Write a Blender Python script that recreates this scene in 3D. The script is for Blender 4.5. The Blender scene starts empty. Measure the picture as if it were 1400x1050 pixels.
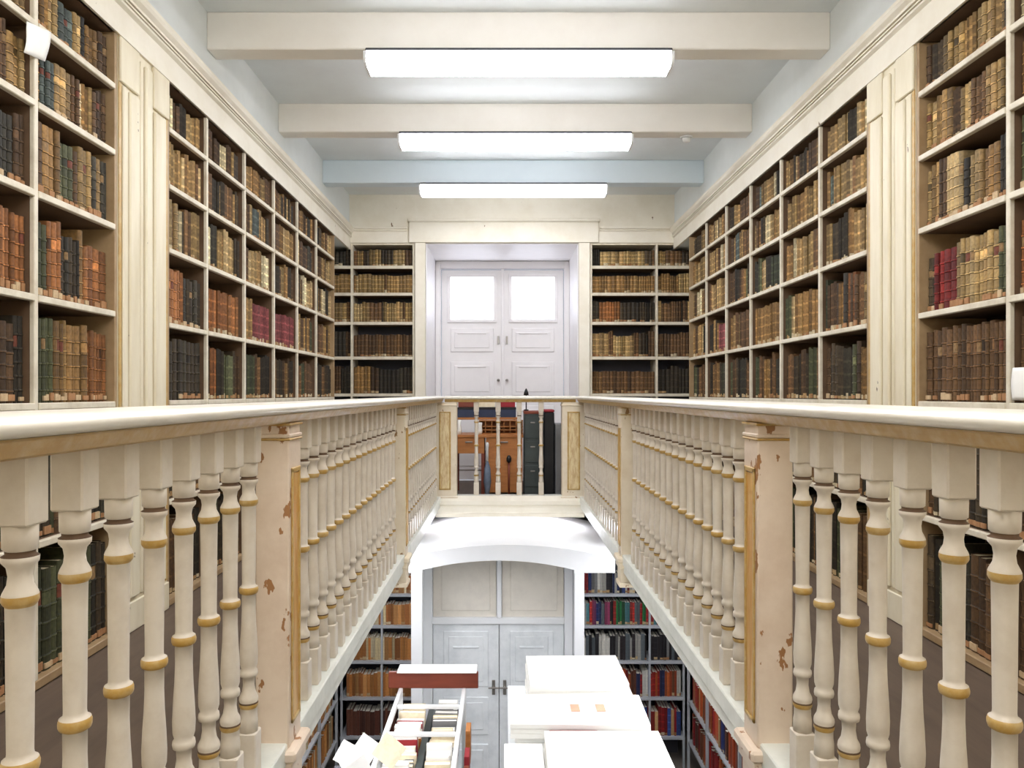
import bpy, math, random
from mathutils import Vector, Matrix
random.seed(7)
C = bpy.context.scene.collection
PI = math.pi
CAM = 1.10                      # camera height over the gallery floor
WL, WR = -1.725, 1.886          # faces of the side bookcases
YB = 8.53                       # face of the end bookcases
DEP = 0.33                      # depth of the bookcases
def Z(rel): return CAM + rel

# ---------------------------------------------------------------- materials
def lin(c):
    f = lambda v: v/12.92 if v <= 0.04045 else ((v+0.055)/1.055)**2.4
    return (f(c[0]/255), f(c[1]/255), f(c[2]/255), 1)
def new_mat(name):
    m = bpy.data.materials.new(name); m.use_nodes = True
    return m, m.node_tree, m.node_tree.nodes['Principled BSDF']
def paint(name, base, dirt=None, amount=.35, scale=6., rough=.5, chips=None, chip_scale=9., chip_level=.70, stretch=(1, 1, 1), spec=.4, bump=.05):
    """painted wood or plaster with faint dirt and, where asked, chips that show what lies under the paint"""
    m, nt, b = new_mat(name)
    tc = nt.nodes.new('ShaderNodeTexCoord'); mp = nt.nodes.new('ShaderNodeMapping')
    mp.inputs['Scale'].default_value = stretch
    oi = nt.nodes.new('ShaderNodeObjectInfo'); va = nt.nodes.new('ShaderNodeVectorMath'); va.operation = 'MULTIPLY_ADD'; va.inputs[1].default_value = (1.37, .61, 1.13)
    nt.links.new(oi.outputs['Location'], va.inputs[0]); nt.links.new(tc.outputs['Object'], va.inputs[2])
    nt.links.new(va.outputs[0], mp.inputs['Vector'])
    n = nt.nodes.new('ShaderNodeTexNoise'); n.inputs['Scale'].default_value = scale; n.inputs['Detail'].default_value = 6; n.inputs['Roughness'].default_value = .65
    nt.links.new(mp.outputs[0], n.inputs['Vector'])
    r = nt.nodes.new('ShaderNodeValToRGB'); r.color_ramp.elements[0].position = .42; r.color_ramp.elements[1].position = .78
    r.color_ramp.elements[0].color = (0, 0, 0, 1); r.color_ramp.elements[1].color = (amount, amount, amount, 1)
    nt.links.new(n.outputs['Fac'], r.inputs['Fac'])
    mx = nt.nodes.new('ShaderNodeMix'); mx.data_type = 'RGBA'
    nt.links.new(r.outputs[0], mx.inputs['Factor'])
    mx.inputs['A'].default_value = lin(base); mx.inputs['B'].default_value = lin(dirt or tuple(int(v*.72) for v in base))
    out = mx.outputs['Result']
    if chips:
        n2 = nt.nodes.new('ShaderNodeTexNoise'); n2.inputs['Scale'].default_value = chip_scale; n2.inputs['Detail'].default_value = 4
        mp2 = nt.nodes.new('ShaderNodeMapping'); mp2.inputs['Scale'].default_value = (1, 1, .55); mp2.inputs['Location'].default_value = (3.1, 1.7, .4)
        nt.links.new(va.outputs[0], mp2.inputs['Vector']); nt.links.new(mp2.outputs[0], n2.inputs['Vector'])
        r2 = nt.nodes.new('ShaderNodeValToRGB'); r2.color_ramp.elements[0].position = chip_level; r2.color_ramp.elements[1].position = chip_level+.012
        nt.links.new(n2.outputs['Fac'], r2.inputs['Fac'])
        m2 = nt.nodes.new('ShaderNodeMix'); m2.data_type = 'RGBA'
        nt.links.new(r2.outputs[0], m2.inputs['Factor']); nt.links.new(out, m2.inputs['A']); m2.inputs['B'].default_value = lin(chips)
        out = m2.outputs['Result']
    nt.links.new(out, b.inputs['Base Color'])
    b.inputs['Roughness'].default_value = rough; b.inputs['Specular IOR Level'].default_value = spec
    if bump:
        bp = nt.nodes.new('ShaderNodeBump'); bp.inputs['Strength'].default_value = bump; bp.inputs['Distance'].default_value = .01
        nt.links.new(n.outputs['Fac'], bp.inputs['Height']); nt.links.new(bp.outputs[0], b.inputs['Normal'])
    return m
def coloured(name, rough=.65, spec=.3, noise=.5, scale=60.):
    """takes its own colour from the mesh's colour attribute; the noise is leather grain and wear"""
    m, nt, b = new_mat(name)
    a = nt.nodes.new('ShaderNodeAttribute'); a.attribute_name = 'Col'
    tc = nt.nodes.new('ShaderNodeTexCoord')
    n = nt.nodes.new('ShaderNodeTexNoise'); n.inputs['Scale'].default_value = scale; n.inputs['Detail'].default_value = 5
    nt.links.new(tc.outputs['Object'], n.inputs['Vector'])
    r = nt.nodes.new('ShaderNodeValToRGB'); r.color_ramp.elements[0].position = .3; r.color_ramp.elements[1].position = .7
    lo, hi = 1-noise*.7, 1+noise*.55
    r.color_ramp.elements[0].color = (lo, lo, lo, 1); r.color_ramp.elements[1].color = (hi, hi*.98, hi*.94, 1)
    nt.links.new(n.outputs['Fac'], r.inputs['Fac'])
    mx = nt.nodes.new('ShaderNodeMix'); mx.data_type = 'RGBA'; mx.blend_type = 'MULTIPLY'; mx.inputs['Factor'].default_value = 1
    nt.links.new(a.outputs['Color'], mx.inputs['A']); nt.links.new(r.outputs[0], mx.inputs['B'])
    nt.links.new(mx.outputs['Result'], b.inputs['Base Color'])
    b.inputs['Roughness'].default_value = rough; b.inputs['Specular IOR Level'].default_value = spec
    return m
def emit(name, col, strength):
    m, nt, b = new_mat(name)
    b.inputs['Base Color'].default_value = lin(col); b.inputs['Emission Color'].default_value = lin(col); b.inputs['Emission Strength'].default_value = strength
    return m
M = dict(
    cream=paint('cream_paint', (238, 232, 216), (200, 186, 152), .32, 4, chips=(120, 92, 62), chip_scale=14, chip_level=.735),
    pilaster=paint('pilaster_paint', (228, 219, 194), (186, 168, 124), .5, 4, stretch=(2, 2, .35), chips=(84, 60, 40), chip_scale=16, chip_level=.72),
    case=paint('bookcase_paint', (222, 214, 194), (160, 140, 108), .55, 10),
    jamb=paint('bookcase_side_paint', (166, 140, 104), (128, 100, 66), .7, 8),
    inside=paint('unpainted_brown_board', (104, 80, 58), (70, 50, 36), .6, 8, rough=.75),
    back=paint('bookcase_back', (60, 46, 36), None, .4, 5, rough=.8),
    endback=paint('end_bookcase_back', (78, 78, 86), None, .4, 5, rough=.8),
    wall=paint('upper_wall', (226, 230, 228), (200, 204, 200), .4, 2.5, rough=.75, bump=.03),
    ceil=paint('ceiling_paint', (226, 231, 232), (205, 206, 208), .4, 2, rough=.8, bump=.02),
    beam=paint('beam_paint', (243, 239, 231), (222, 214, 202), .4, 2, rough=.7, bump=.02),
    beamblue=paint('pale_blue_beam_paint', (222, 234, 241), (208, 222, 230), .4, 2, rough=.7, bump=.02),  # bluish cast of the light on the third beam, put into its colour
    post=paint('newel_paint', (224, 206, 186), (190, 162, 136), .5, 7, chips=(158, 112, 70), chip_scale=19, chip_level=.625, rough=.45),
    farpost=paint('cream_newel_paint', (227, 215, 192), (196, 174, 138), .5, 7, chips=(150, 116, 76), chip_scale=19, chip_level=.67, rough=.45),
    piece=paint('baluster_paint', (218, 208, 192), (182, 164, 140), .45, 14, rough=.38, spec=.5),
    rail=paint('handrail_paint', (232, 226, 212), (180, 172, 152), .5, 9, rough=.3, spec=.6, stretch=(3, .6, 3)),
    gold=paint('worn_gold_paint', (184, 146, 72), (206, 186, 140), .8, 26, rough=.42, spec=.5),
    giltpanel=paint('gilt_panel', (196, 142, 58), (226, 200, 140), .9, 14, stretch=(2.5, 2.5, .3), rough=.45),
    goldpanel=paint('peeling_gold_panel', (224, 206, 160), (170, 116, 62), 1., 18, stretch=(2.2, 2.2, .5), rough=.5),
    fascia=paint('fascia_paint', (222, 224, 216), (176, 180, 168), .55, 7, rough=.4),
    floor=paint('gallery_floorboards', (100, 84, 70), (66, 54, 44), .6, 3, stretch=(6, .6, 1), rough=.6),
    lowfloor=paint('stone_floor', (120, 112, 104), None, .5, 2, rough=.6),
    lilac=paint('lilac_white_paint', (238, 236, 236), (220, 217, 219), .35, 4, rough=.45),
    hood=paint('white_plaster', (242, 244, 246), (222, 226, 230), .3, 3, rough=.6),
    greydoor=paint('pale_grey_door_paint', (234, 238, 240), (176, 184, 188), .5, 5, rough=.45),
    beige=paint('beige_panel_paint', (232, 226, 214), None, .3, 5, rough=.6),
    steel=paint('grey_shelf_steel', (170, 174, 178), (120, 124, 128), .4, 9, rough=.35),
    darksteel=paint('dark_shelf_steel', (62, 62, 68), None, .4, 9, rough=.5),
    white=paint('white_enamel', (232, 234, 234), None, .15, 5, rough=.3),
    oak=paint('orange_wood', (186, 122, 66), (128, 74, 38), .6, 6, stretch=(1, 1, 5), rough=.45),
    redwood=paint('red_brown_board', (128, 62, 44), (92, 40, 28), .6, 8, stretch=(.6, 3, 3), rough=.5),
    paper=paint('white_paper', (246, 245, 240), (226, 222, 210), .3, 5, rough=.7),
    label=paint('orange_tan_label', (168, 124, 84), (112, 78, 50), .6, 40, rough=.8),
    agedlabel=paint('cream_label', (196, 172, 136), (150, 112, 74), .6, 40, rough=.8),
    agedpaper=paint('aged_paper', (232, 220, 192), (196, 174, 132), .5, 30, rough=.8),
    pink=paint('pale_pink_patch', (226, 176, 148), None, .3, 30, rough=.8),
    redstrip=paint('dark_red_cloth', (150, 40, 48), None, .3, 30, rough=.7),
    umbrella=paint('grey_blue_cloth', (112, 124, 142), (70, 76, 92), .7, 18, rough=.8),
    darkblue=paint('dark_blue_plastic', (48, 58, 84), None, .3, 20, rough=.5),
    black=paint('black_plastic', (22, 22, 24), None, .2, 20, rough=.4),
    greengrey=paint('dark_green_grey_metal', (66, 74, 72), (44, 48, 50), .6, 6, rough=.45),
    greybox=paint('mid_grey_metal', (120, 120, 120), None, .4, 6, rough=.5),
    chrome=paint('dull_metal', (150, 146, 140), None, .3, 20, rough=.35),
    leather=coloured('old_leather'), cloth=coloured('book_cloth', .55, .4, .25, 40.),
    lamp=emit('lamp_diffuser', (250, 250, 255), 9.0),
    pane=emit('daylit_frosted_pane', (238, 242, 255), 1.6),  # emission put in for the bright patches on the upper door
)
M['chrome'].node_tree.nodes['Principled BSDF'].inputs['Metallic'].default_value = .7

# ---------------------------------------------------------------- mesh helpers
class MB:
    def __init__(s): s.v = []; s.f = []; s.m = []; s.c = []; s.sm = []
    def add(s, verts, faces, mat=0, col=(1, 1, 1, 1), smooth=False):
        o = len(s.v); s.v += [tuple(p) for p in verts]
        for i, f in enumerate(faces):
            s.f.append([o+k for k in f]); s.m.append(mat)
            s.c.append(col[i] if isinstance(col, list) else col); s.sm.append(smooth)
        return s
    def box(s, x0, x1, y0, y1, z0, z1, mat=0, col=(1, 1, 1, 1), b=0.):
        if x0 > x1: x0, x1 = x1, x0
        if y0 > y1: y0, y1 = y1, y0
        if z0 > z1: z0, z1 = z1, z0
        if b <= 0:
            v = [(x0, y0, z0), (x1, y0, z0), (x1, y1, z0), (x0, y1, z0), (x0, y0, z1), (x1, y0, z1), (x1, y1, z1), (x0, y1, z1)]
            f = [(0, 3, 2, 1), (4, 5, 6, 7), (0, 1, 5, 4), (1, 2, 6, 5), (2, 3, 7, 6), (3, 0, 4, 7)]
            return s.add(v, f, mat, col)
        b = min(b, (x1-x0)*.45, (y1-y0)*.45, (z1-z0)*.45)
        v = []
        for X, sx in ((x0, 1), (x1, -1)):
            for Y, sy in ((y0, 1), (y1, -1)):
                for ZZ, sz in ((z0, 1), (z1, -1)):
                    v += [(X, Y+sy*b, ZZ+sz*b), (X+sx*b, Y, ZZ+sz*b), (X+sx*b, Y+sy*b, ZZ)]
        i = lambda a, c, d, k: ((a*2+c)*2+d)*3+k
        f = []
        for a in (0, 1):
            f.append([i(a, 0, 0, 0), i(a, 1, 0, 0), i(a, 1, 1, 0), i(a, 0, 1, 0)][::(-1 if a == 0 else 1)])
            f.append([i(0, a, 0, 1), i(1, a, 0, 1), i(1, a, 1, 1), i(0, a, 1, 1)][::(1 if a == 0 else -1)])
            f.append([i(0, 0, a, 2), i(1, 0, a, 2), i(1, 1, a, 2), i(0, 1, a, 2)][::(-1 if a == 0 else 1)])
        for a in (0, 1):
            for c in (0, 1):
                q = [i(a, c, 0, 0), i(a, c, 1, 0), i(a, c, 1, 1), i(a, c, 0, 1)]; f.append(q if a == c else q[::-1])
                q = [i(a, 0, c, 0), i(a, 1, c, 0), i(a, 1, c, 2), i(a, 0, c, 2)]; f.append(q[::-1] if a == c else q)
                q = [i(0, a, c, 1), i(1, a, c, 1), i(1, a, c, 2), i(0, a, c, 2)]; f.append(q if a == c else q[::-1])
                for d in (0, 1):
                    t = [i(a, c, d, 0), i(a, c, d, 1), i(a, c, d, 2)]; f.append(t if (a+c+d) % 2 == 0 else t[::-1])
        return s.add(v, f, mat, col)
    def prism(s, pts, axis, a0, a1, mat=0, smooth=False):
        """pts: closed 2-D outline; axis 'x' -> pts are (y,z); 'y' -> (x,z); 'z' -> (x,y)"""
        P = lambda p, a: {'x': (a, p[0], p[1]), 'y': (p[0], a, p[1]), 'z': (p[0], p[1], a)}[axis]
        n = len(pts); v = [P(p, a0) for p in pts]+[P(p, a1) for p in pts]
        s.add(v, [(k, (k+1) % n, n+(k+1) % n, n+k) for k in range(n)], mat, smooth=smooth)
        return s.add(v, [list(range(n))[::-1], list(range(n, 2*n))], mat)
    def lathe(s, prof, seg=20, cx=0, cy=0, mats=None):
        v = []; f = []; mm = []
        for (z, r) in prof: v += [(cx+r*math.cos(2*PI*k/seg), cy+r*math.sin(2*PI*k/seg), z) for k in range(seg)]
        for j in range(len(prof)-1):
            for k in range(seg):
                s_ = (j*seg+k, j*seg+(k+1) % seg, (j+1)*seg+(k+1) % seg, (j+1)*seg+k)
                f.append(s_ if prof[j+1][0] > prof[j][0] else s_[::-1]); mm.append(mats[j] if mats else 0)
        o = len(s.v); s.v += v
        for q, m_ in zip(f, mm): s.f.append([o+k for k in q]); s.m.append(m_); s.c.append((1, 1, 1, 1)); s.sm.append(True)
        top = [(len(prof)-1)*seg+k for k in range(seg)]; bot = [k for k in range(seg)][::-1]
        if prof[-1][0] < prof[0][0]: top, bot = top[::-1], bot[::-1]
        for q in (top, bot): s.f.append([o+k for k in q]); s.m.append(0); s.c.append((1, 1, 1, 1)); s.sm.append(False)
        return s
    def mesh(s, name, mats, colour=False, fixn=True):
        me = bpy.data.meshes.new(name); me.from_pydata(s.v, [], s.f)
        for m_ in mats: me.materials.append(m_)
        me.polygons.foreach_set('material_index', s.m); me.polygons.foreach_set('use_smooth', s.sm)
        if colour:
            a = me.color_attributes.new('Col', 'FLOAT_COLOR', 'CORNER'); d = []
            for f, c in zip(s.f, s.c): d += list(c)*len(f)
            a.data.foreach_set('color', d)
        me.validate(); me.update()
        return me
    def build(s, name, mats, parent=None, loc=None, colour=False):
        if not isinstance(mats, (list, tuple)): mats = [mats]
        o = bpy.data.objects.new(name, s.mesh(name, mats, colour)); C.objects.link(o)
        if parent: o.parent = parent
        if loc: o.location = loc
        return o
def tag(o, label=None, cat=None, group=None, kind=None):
    if label: o['label'] = label
    if cat: o['category'] = cat
    if group: o['group'] = group
    if kind: o['kind'] = kind
    return o
def empty(name, loc=(0, 0, 0)):
    o = bpy.data.objects.new(name, None); C.objects.link(o); o.location = loc; o.empty_display_size = .1
    return o
def struct(name, mb, mats): return tag(mb.build(name, mats), kind='structure')
def dup(o, parent=None, **kw):
    c = o.copy(); C.objects.link(c); c.parent = parent
    return c

# ---------------------------------------------------------------- room shell
XL, XR = WL-DEP-.02, WR+DEP+.02
YN, YF = -1.7, YB+DEP+.02
LOW = -2.8
ZC = Z(2.21)
FT = Z(1.64)                    # underside of the frieze over the side cases
def bays(side):  # near case, pilaster, middle case (Y values)
    return ((2.18, 3.42), (3.93, 7.79)) if side < 0 else ((2.23, 3.52), (3.98, 7.86))
for side, W, X, nm in ((-1, WL, XL, 'wall_left'), (1, WR, XR, 'wall_right')):
    w = MB(); s = side
    w.box(X, X+s*.15, YN, YF, LOW, ZC+.1)                       # masonry behind the cases
    w.box(W, X, YN, YF, FT, ZC)                                  # wall above the cases
    struct(nm, w, M['wall'])
    (a0, a1), (b0, b1) = bays(s)
    # cream frieze board and cornice moulding
    t = MB(); p = lambda d: W-s*d
    t.prism([(p(-.01), Z(1.600)), (p(.012), Z(1.600)), (p(.012), Z(1.725)), (p(.030), Z(1.735)), (p(.030), Z(1.746)), (p(.002), Z(1.747)), (p(.002), Z(1.755)), (p(.030), Z(1.756)), (p(.030), Z(1.764)), (p(.006), Z(1.765)), (p(.006), Z(1.771)),
             (p(.034), Z(1.772)), (p(.034), Z(1.785)), (p(.052), Z(1.80)), (p(.060), Z(1.815)), (p(.060), Z(1.832)), (p(-.01), Z(1.832))], 'y', YN, YB-.0)
    struct('trim_1' if s < 0 else 'trim_2', t, M['cream'])
    # pilasters: flat pier with three raised fillets, the middle one taller
    ym, yn_ = a1, b0
    k = MB(); k.box(W, X, ym+.006, yn_-.006, 0, Z(1.60))
    wd = yn_-ym
    for u0, u1, zt, d in ((.07, .16, 1.39, .010), (.17, .35, 1.38, .018), (.40, .46, 1.57, .008), (.47, .60, 1.56, .020), (.66, .84, 1.38, .018), (.85, .93, 1.39, .010)):
        k.box(p(0), p(d), ym+u0*wd, ym+u1*wd, .16, Z(zt), b=.006)
    k.box(p(0), p(.012), ym+.006, yn_-.006, .002, .14, b=.004); k.box(p(0), p(.014), ym+.006, ym+.36*wd, Z(1.395), Z(1.598), b=.004); k.box(p(0), p(.014), ym+.65*wd, yn_-.006, Z(1.395), Z(1.598), b=.004)
    k.box(p(-.002), p(.004), ym+.008, ym+.03, .15, Z(1.60), 1)
    k.box(p(-.002), p(.004), yn_-.03, yn_-.008, .15, Z(1.60), 1)
    struct('trim_3' if s < 0 else 'trim_4', k, [M['pilaster'], M['gold']])
    # wall before the near case (behind the lens) closes the room
    q = MB(); q.box(W, X, YN, a0-.01, 0, Z(1.60)); struct('wall_near_left' if s < 0 else 'wall_near_right', q, M['cream'])
# end wall with the deep door recess
RX0, RX1, RY = -.877, .82, 9.72
e = MB()
e.box(XL-.15, RX0, YF, RY+.12, LOW, ZC+.1); e.box(RX1, XR+.15, YF, RY+.12, LOW, ZC+.1)
e.box(XL-.15, XR+.15, YB+.002, RY+.12, Z(1.672), ZC+.1)
e.box(RX0, RX1, YF, RY+.12, LOW, -.005)
e.box(RX0-.01, RX0-.12, YB, YF, 0, Z(1.672)); e.box(RX1+.01, RX1+.128, YB, YF, 0, Z(1.672))
struct('wall_far', e, M['cream'])
lin_ = MB()   # pale lining of the recess
lin_.box(RX0+.001, RX0+.01, YB+.01, RY-.001, .001, Z(1.66)); lin_.box(RX1-.01, RX1-.001, YB+.01, RY-.001, .001, Z(1.66)); lin_.box(RX0+.001, RX1-.001, YB+.01, RY-.001, Z(1.66), Z(1.670))
struct('trim_5', lin_, M['lilac'])
sf = MB()
sf.box(XL, RX0-.20, YB-.012, YB+.002, Z(1.672), Z(1.80), b=.003)
sf.box(RX1+.15, XR, YB-.012, YB+.002, Z(1.672), Z(1.80), b=.003)
sf.box(-1.06, 1.04, YB-.035, YB+.002, Z(1.672), Z(1.90), b=.004)
sf.box(-1.075, 1.055, YB-.055, YB+.002, Z(1.90), Z(1.935), b=.008)
for a, c in ((XL, -1.075), (1.055, XR)):
    sf.box(a, c, YB-.03, YB+.002, Z(1.80), Z(1.82), b=.004); sf.box(a, c, YB-.05, YB+.002, Z(1.82), Z(1.845), b=.006)
struct('trim_6', sf, M['cream'])
jm = MB()  # flat jambs beside the recess
jm.box(RX0-.118, RX0-.002, YB-.02, YB, 0, Z(1.672), b=.003); jm.box(RX1+.002, RX1+.124, YB-.02, YB, 0, Z(1.672), b=.003)
struct('trim_7', jm, M['cream'])
n_ = MB(); n_.box(XL-.15, XR+.15, YN-.15, YN, LOW, ZC+.1); struct('wall_near', n_, M['cream'])
c_ = MB(); c_.box(XL-.15, XR+.15, YN-.15, RY+.12, ZC, ZC+.12); struct('ceiling', c_, M['ceil'])
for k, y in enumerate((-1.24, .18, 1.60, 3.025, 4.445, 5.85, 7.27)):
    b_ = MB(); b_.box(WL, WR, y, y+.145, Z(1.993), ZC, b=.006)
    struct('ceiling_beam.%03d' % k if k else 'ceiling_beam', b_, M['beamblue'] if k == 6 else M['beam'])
l_ = MB(); l_.box(XL-.15, XR+.15, YN-.15, RY+.12, LOW-.12, LOW); struct('floor', l_, M['lowfloor'])
# gallery floor: a U round the void
VXL, VXR, VYN, VYF = -.665, .775, -.15, 7.74
g = MB()
g.box(XL, VXL-.09, YN, YF, -.13, 0); g.box(VXR+.09, XR, YN, YF, -.13, 0)
g.box(VXL-.09, VXR+.09, YN, VYN-.03, -.13, 0); g.box(VXL-.09, VXR+.09, VYF+.08, YF, -.13, 0)
g.box(RX0, RX1, YF, RY, -.13, 0)
struct('floor_gallery', g, M['floor'])
# fascia along the edge of the gallery floor
fz = MB()
for s, X in ((-1, VXL), (1, VXR)):
    q = lambda d: X+s*d
    fz.prism([(q(.088), Z(-1.10)), (q(.06), Z(-1.035)), (q(.022), Z(-1.035)), (q(.016), Z(-1.045)), (q(.012), Z(-1.06)), (q(-.006), Z(-1.075)), (q(-.012), Z(-1.13)), (q(-.012), Z(-1.150)),
              (q(-.004), Z(-1.158)), (q(.03), Z(-1.165)), (q(.088), Z(-1.165))], 'y', VYN, VYF)
struct('trim_8', fz, M['fascia']); fz = MB()
for y, s in ((VYF, 1), (VYN, -1)):
    q = lambda d: y+s*d
    fz.prism([(q(.08), Z(-1.035)), (q(.02), Z(-1.035)), (q(.008), Z(-1.06)), (q(-.006), Z(-1.085)), (q(-.006), Z(-1.12)), (q(.01), Z(-1.13)), (q(.0), Z(-1.15)), (q(.0), Z(-1.20)),
              (q(.015), Z(-1.21)), (q(.015), Z(-1.25)), (q(.08), Z(-1.25))], 'x', VXL-.03, VXR+.03)
struct('trim_10', fz, M['cream'])

# ---------------------------------------------------------------- upper double door
d1 = tag(empty('door_1', (0, RY-.1, 0)), kind='structure')
fr = MB()
fr.box(-.865, -.80, -.02, .09, .002, Z(1.655), b=.006); fr.box(.745, .81, -.02, .09, .002, Z(1.655), b=.006); fr.box(-.80, .745, -.02, .09, Z(1.565), Z(1.655), b=.006)
fr.build('door_frame', M['lilac'], d1)
for (x0, x1) in ((-.79, -.03), (-.022, .735)):
    lf = MB(); lf.box(x0, x1, .03, .07, .02, Z(1.55), b=.004)
    zs = [(.18, .86), (1.22-.12, 1.22+.05), (1.30+.02, 1.72), (1.80+.3, 2.50)]
    for (za, zb) in ((.14, .95), (1.07, 1.50), (1.62, 1.92)):      # moulded panels
        lf.box(x0+.11, x1-.11, .012, .03, za, zb, b=.008); lf.box(x0+.16, x1-.16, .002, .014, za+.05, zb-.05, b=.006)
        lf.box(x0+.20, x1-.20, -.012, .004, zb-.075, zb-.055, b=.004)
    for (xa, xb, za, zb) in ((x0+.07, x1-.07, 1.99, 2.03), (x0+.07, x1-.07, 2.56, 2.60), (x0+.07, x0+.11, 2.03, 2.56), (x1-.11, x1-.07, 2.03, 2.56)):
        lf.box(xa, xb, .005, .03, za, zb, b=.004)
    leaf = lf.build('door_leaf', M['lilac'], d1)
    MB().box(x0+.11, x1-.11, .022, .029, 2.03, 2.56).build('glass_pane', M['pane'], leaf)  # added glowing panel that gives the leaf its bright upper patch
    hb = MB(); xx = x1-.05 if x0 < -.5 else x0+.05
    hb.box(xx-.012, xx+.012, .0, .03, 1.72, 1.82, b=.003); hb.lathe([(1.25, .004), (1.255, .016), (1.275, .018), (1.285, .004)], 10, xx, -.012)
    hb.build('latch', M['chrome'], leaf)
ms = MB(); ms.box(-.045, -.008, -.002, .03, .03, Z(1.56), b=.006); ms.build('meeting_stile', M['lilac'], d1)

# ---------------------------------------------------------------- lamps
def fluorescent(y, z, L, cx, label, strength=None):
    r = tag(empty('ceiling_lamp', (cx, y, z)), label, 'ceiling lamp', 'long fluorescent lamps under the beams')
    h = L/2
    MB().box(-h+.01, h-.01, .0, .20, -.018, -.001, b=.004).build('housing', M['darksteel'], r)
    pts = [(.0, -.019), (.0, -.060), (.012, -.085), (.035, -.098), (.17, -.098), (.195, -.085), (.205, -.06), (.205, -.019)]
    MB().prism(pts, 'x', -h+.016, h-.016, smooth=False).build('diffuser', M['lamp'], r)
    cap = MB().prism([(a*1.0, b_) for a, b_ in pts], 'x', -.008, .008)
    me = cap.mesh('end_cap', [M['white']])
    for sx in (-1, 1):
        o = bpy.data.objects.new('end_cap', me); C.objects.link(o); o.parent = r; o.location = (sx*(h-.007), 0, 0)
    return r
CX = .082
for k, (y, lab) in enumerate(((-1.20, 'white fluorescent lamp behind the gallery end'), (.20, 'white fluorescent lamp overhead near the gallery end'),
        (1.62, 'white fluorescent lamp overhead between the gallery end and the bookcases'), (3.03, 'white fluorescent lamp under the beam over the near bookcases'),
        (4.42, 'glowing fluorescent lamp under the first beam in view, farthest from the upper door'), (5.83, 'glowing fluorescent lamp under the second beam, beside the smoke detector'),
        (7.25, 'glowing fluorescent lamp under the pale blue beam before the upper door'))):
    fluorescent(y, Z(1.993), 1.79, CX, lab)
sd = tag(empty('smoke_detector', (1.41, 5.96, Z(1.993))), 'small white round smoke detector under the second beam', 'smoke detector')
MB().lathe([(-.012, .045), (-.001, .048)], 20).build('base', M['white'], sd)
MB().lathe([(-.045, .016), (-.038, .028), (-.024, .030), (-.013, .036)], 20).build('sensor_head', M['white'], sd)

# ---------------------------------------------------------------- bookcases
SH = [1.372, 1.08, .75, .365, -.035, -.548, -1.06]     # tops of the shelf boards below the lens height
BT = .026
def side_case(side, y0, y1, divs, name, label):
    W = WL if side < 0 else WR; s = side
    r = tag(empty(name, (W, (y0+y1)/2, 0)), label, 'bookcase'); cy = (y0+y1)/2
    X = lambda d: s*d
    o = lambda y: y-cy
    MB().box(X(.31), X(.325), o(y0), o(y1), .005, Z(1.625)).build('back_panel', M['back'], r)
    for a, b in ((y0, y0+.022), (y1-.022, y1)): MB().box(X(0.001), X(.31), o(a), o(b), .005, Z(1.60), b=.002).build('side_panel', M['jamb'], r)
    MB().box(X(.0), X(.31), o(y0+.022), o(y1-.022), Z(1.60), Z(1.625)).build('top_panel', M['inside'], r)
    MB().box(X(.0), X(.31), o(y0+.022), o(y1-.022), .005, Z(-1.06), b=.003).build('plinth', M['jamb'], r)
    for d in divs: MB().box(X(.0), X(.020), o(d-.012), o(d+.012), Z(-1.06), Z(1.60), b=.003).box(X(.019), X(.31), o(d-.011), o(d+.011), Z(-1.06), Z(1.60), 1).build('divider', [M['case'], M['inside']], r)
    ed = [y0+.022]+[d for d in divs]+[y1-.022]
    for k in range(len(ed)-1):
        a = ed[k]+(.012 if k else 0); b = ed[k+1]-(.012 if k < len(ed)-2 else 0)
        for z in SH[:-1]:
            sh = MB().box(X(-.004), X(.020), o(a), o(b), Z(z)-BT, Z(z), b=.003).box(X(.018), X(.31), o(a), o(b), Z(z)-BT+.002, Z(z)-.001, 1)
            sh.build('shelf', [M['case'], M['inside']], r)
    return r, ed
CASES = {}
_, eL0 = side_case(-1, 2.18-.65, 3.42, [2.18, 2.83], 'bookcase', 'cream built-in bookcase of old books beside the pilaster, near end, left wall')
_, eL1 = side_case(-1, 3.93, 7.79, [4.46, 5.11, 5.76, 6.41, 7.06], 'bookcase', 'long cream built-in bookcase with six bays along the left wall')
_, eR0 = side_case(1, 2.23-.65, 3.52, [2.23, 2.88], 'bookcase', 'cream built-in bookcase of old books beside the pilaster, near end, right wall')
_, eR1 = side_case(1, 3.98, 7.86, [4.61, 5.26, 5.91, 6.56, 7.21], 'bookcase', 'long cream built-in bookcase with six bays along the right wall')
SE = [1.42, 1.12, .796, .41, .0, -.50, -1.03]
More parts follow.
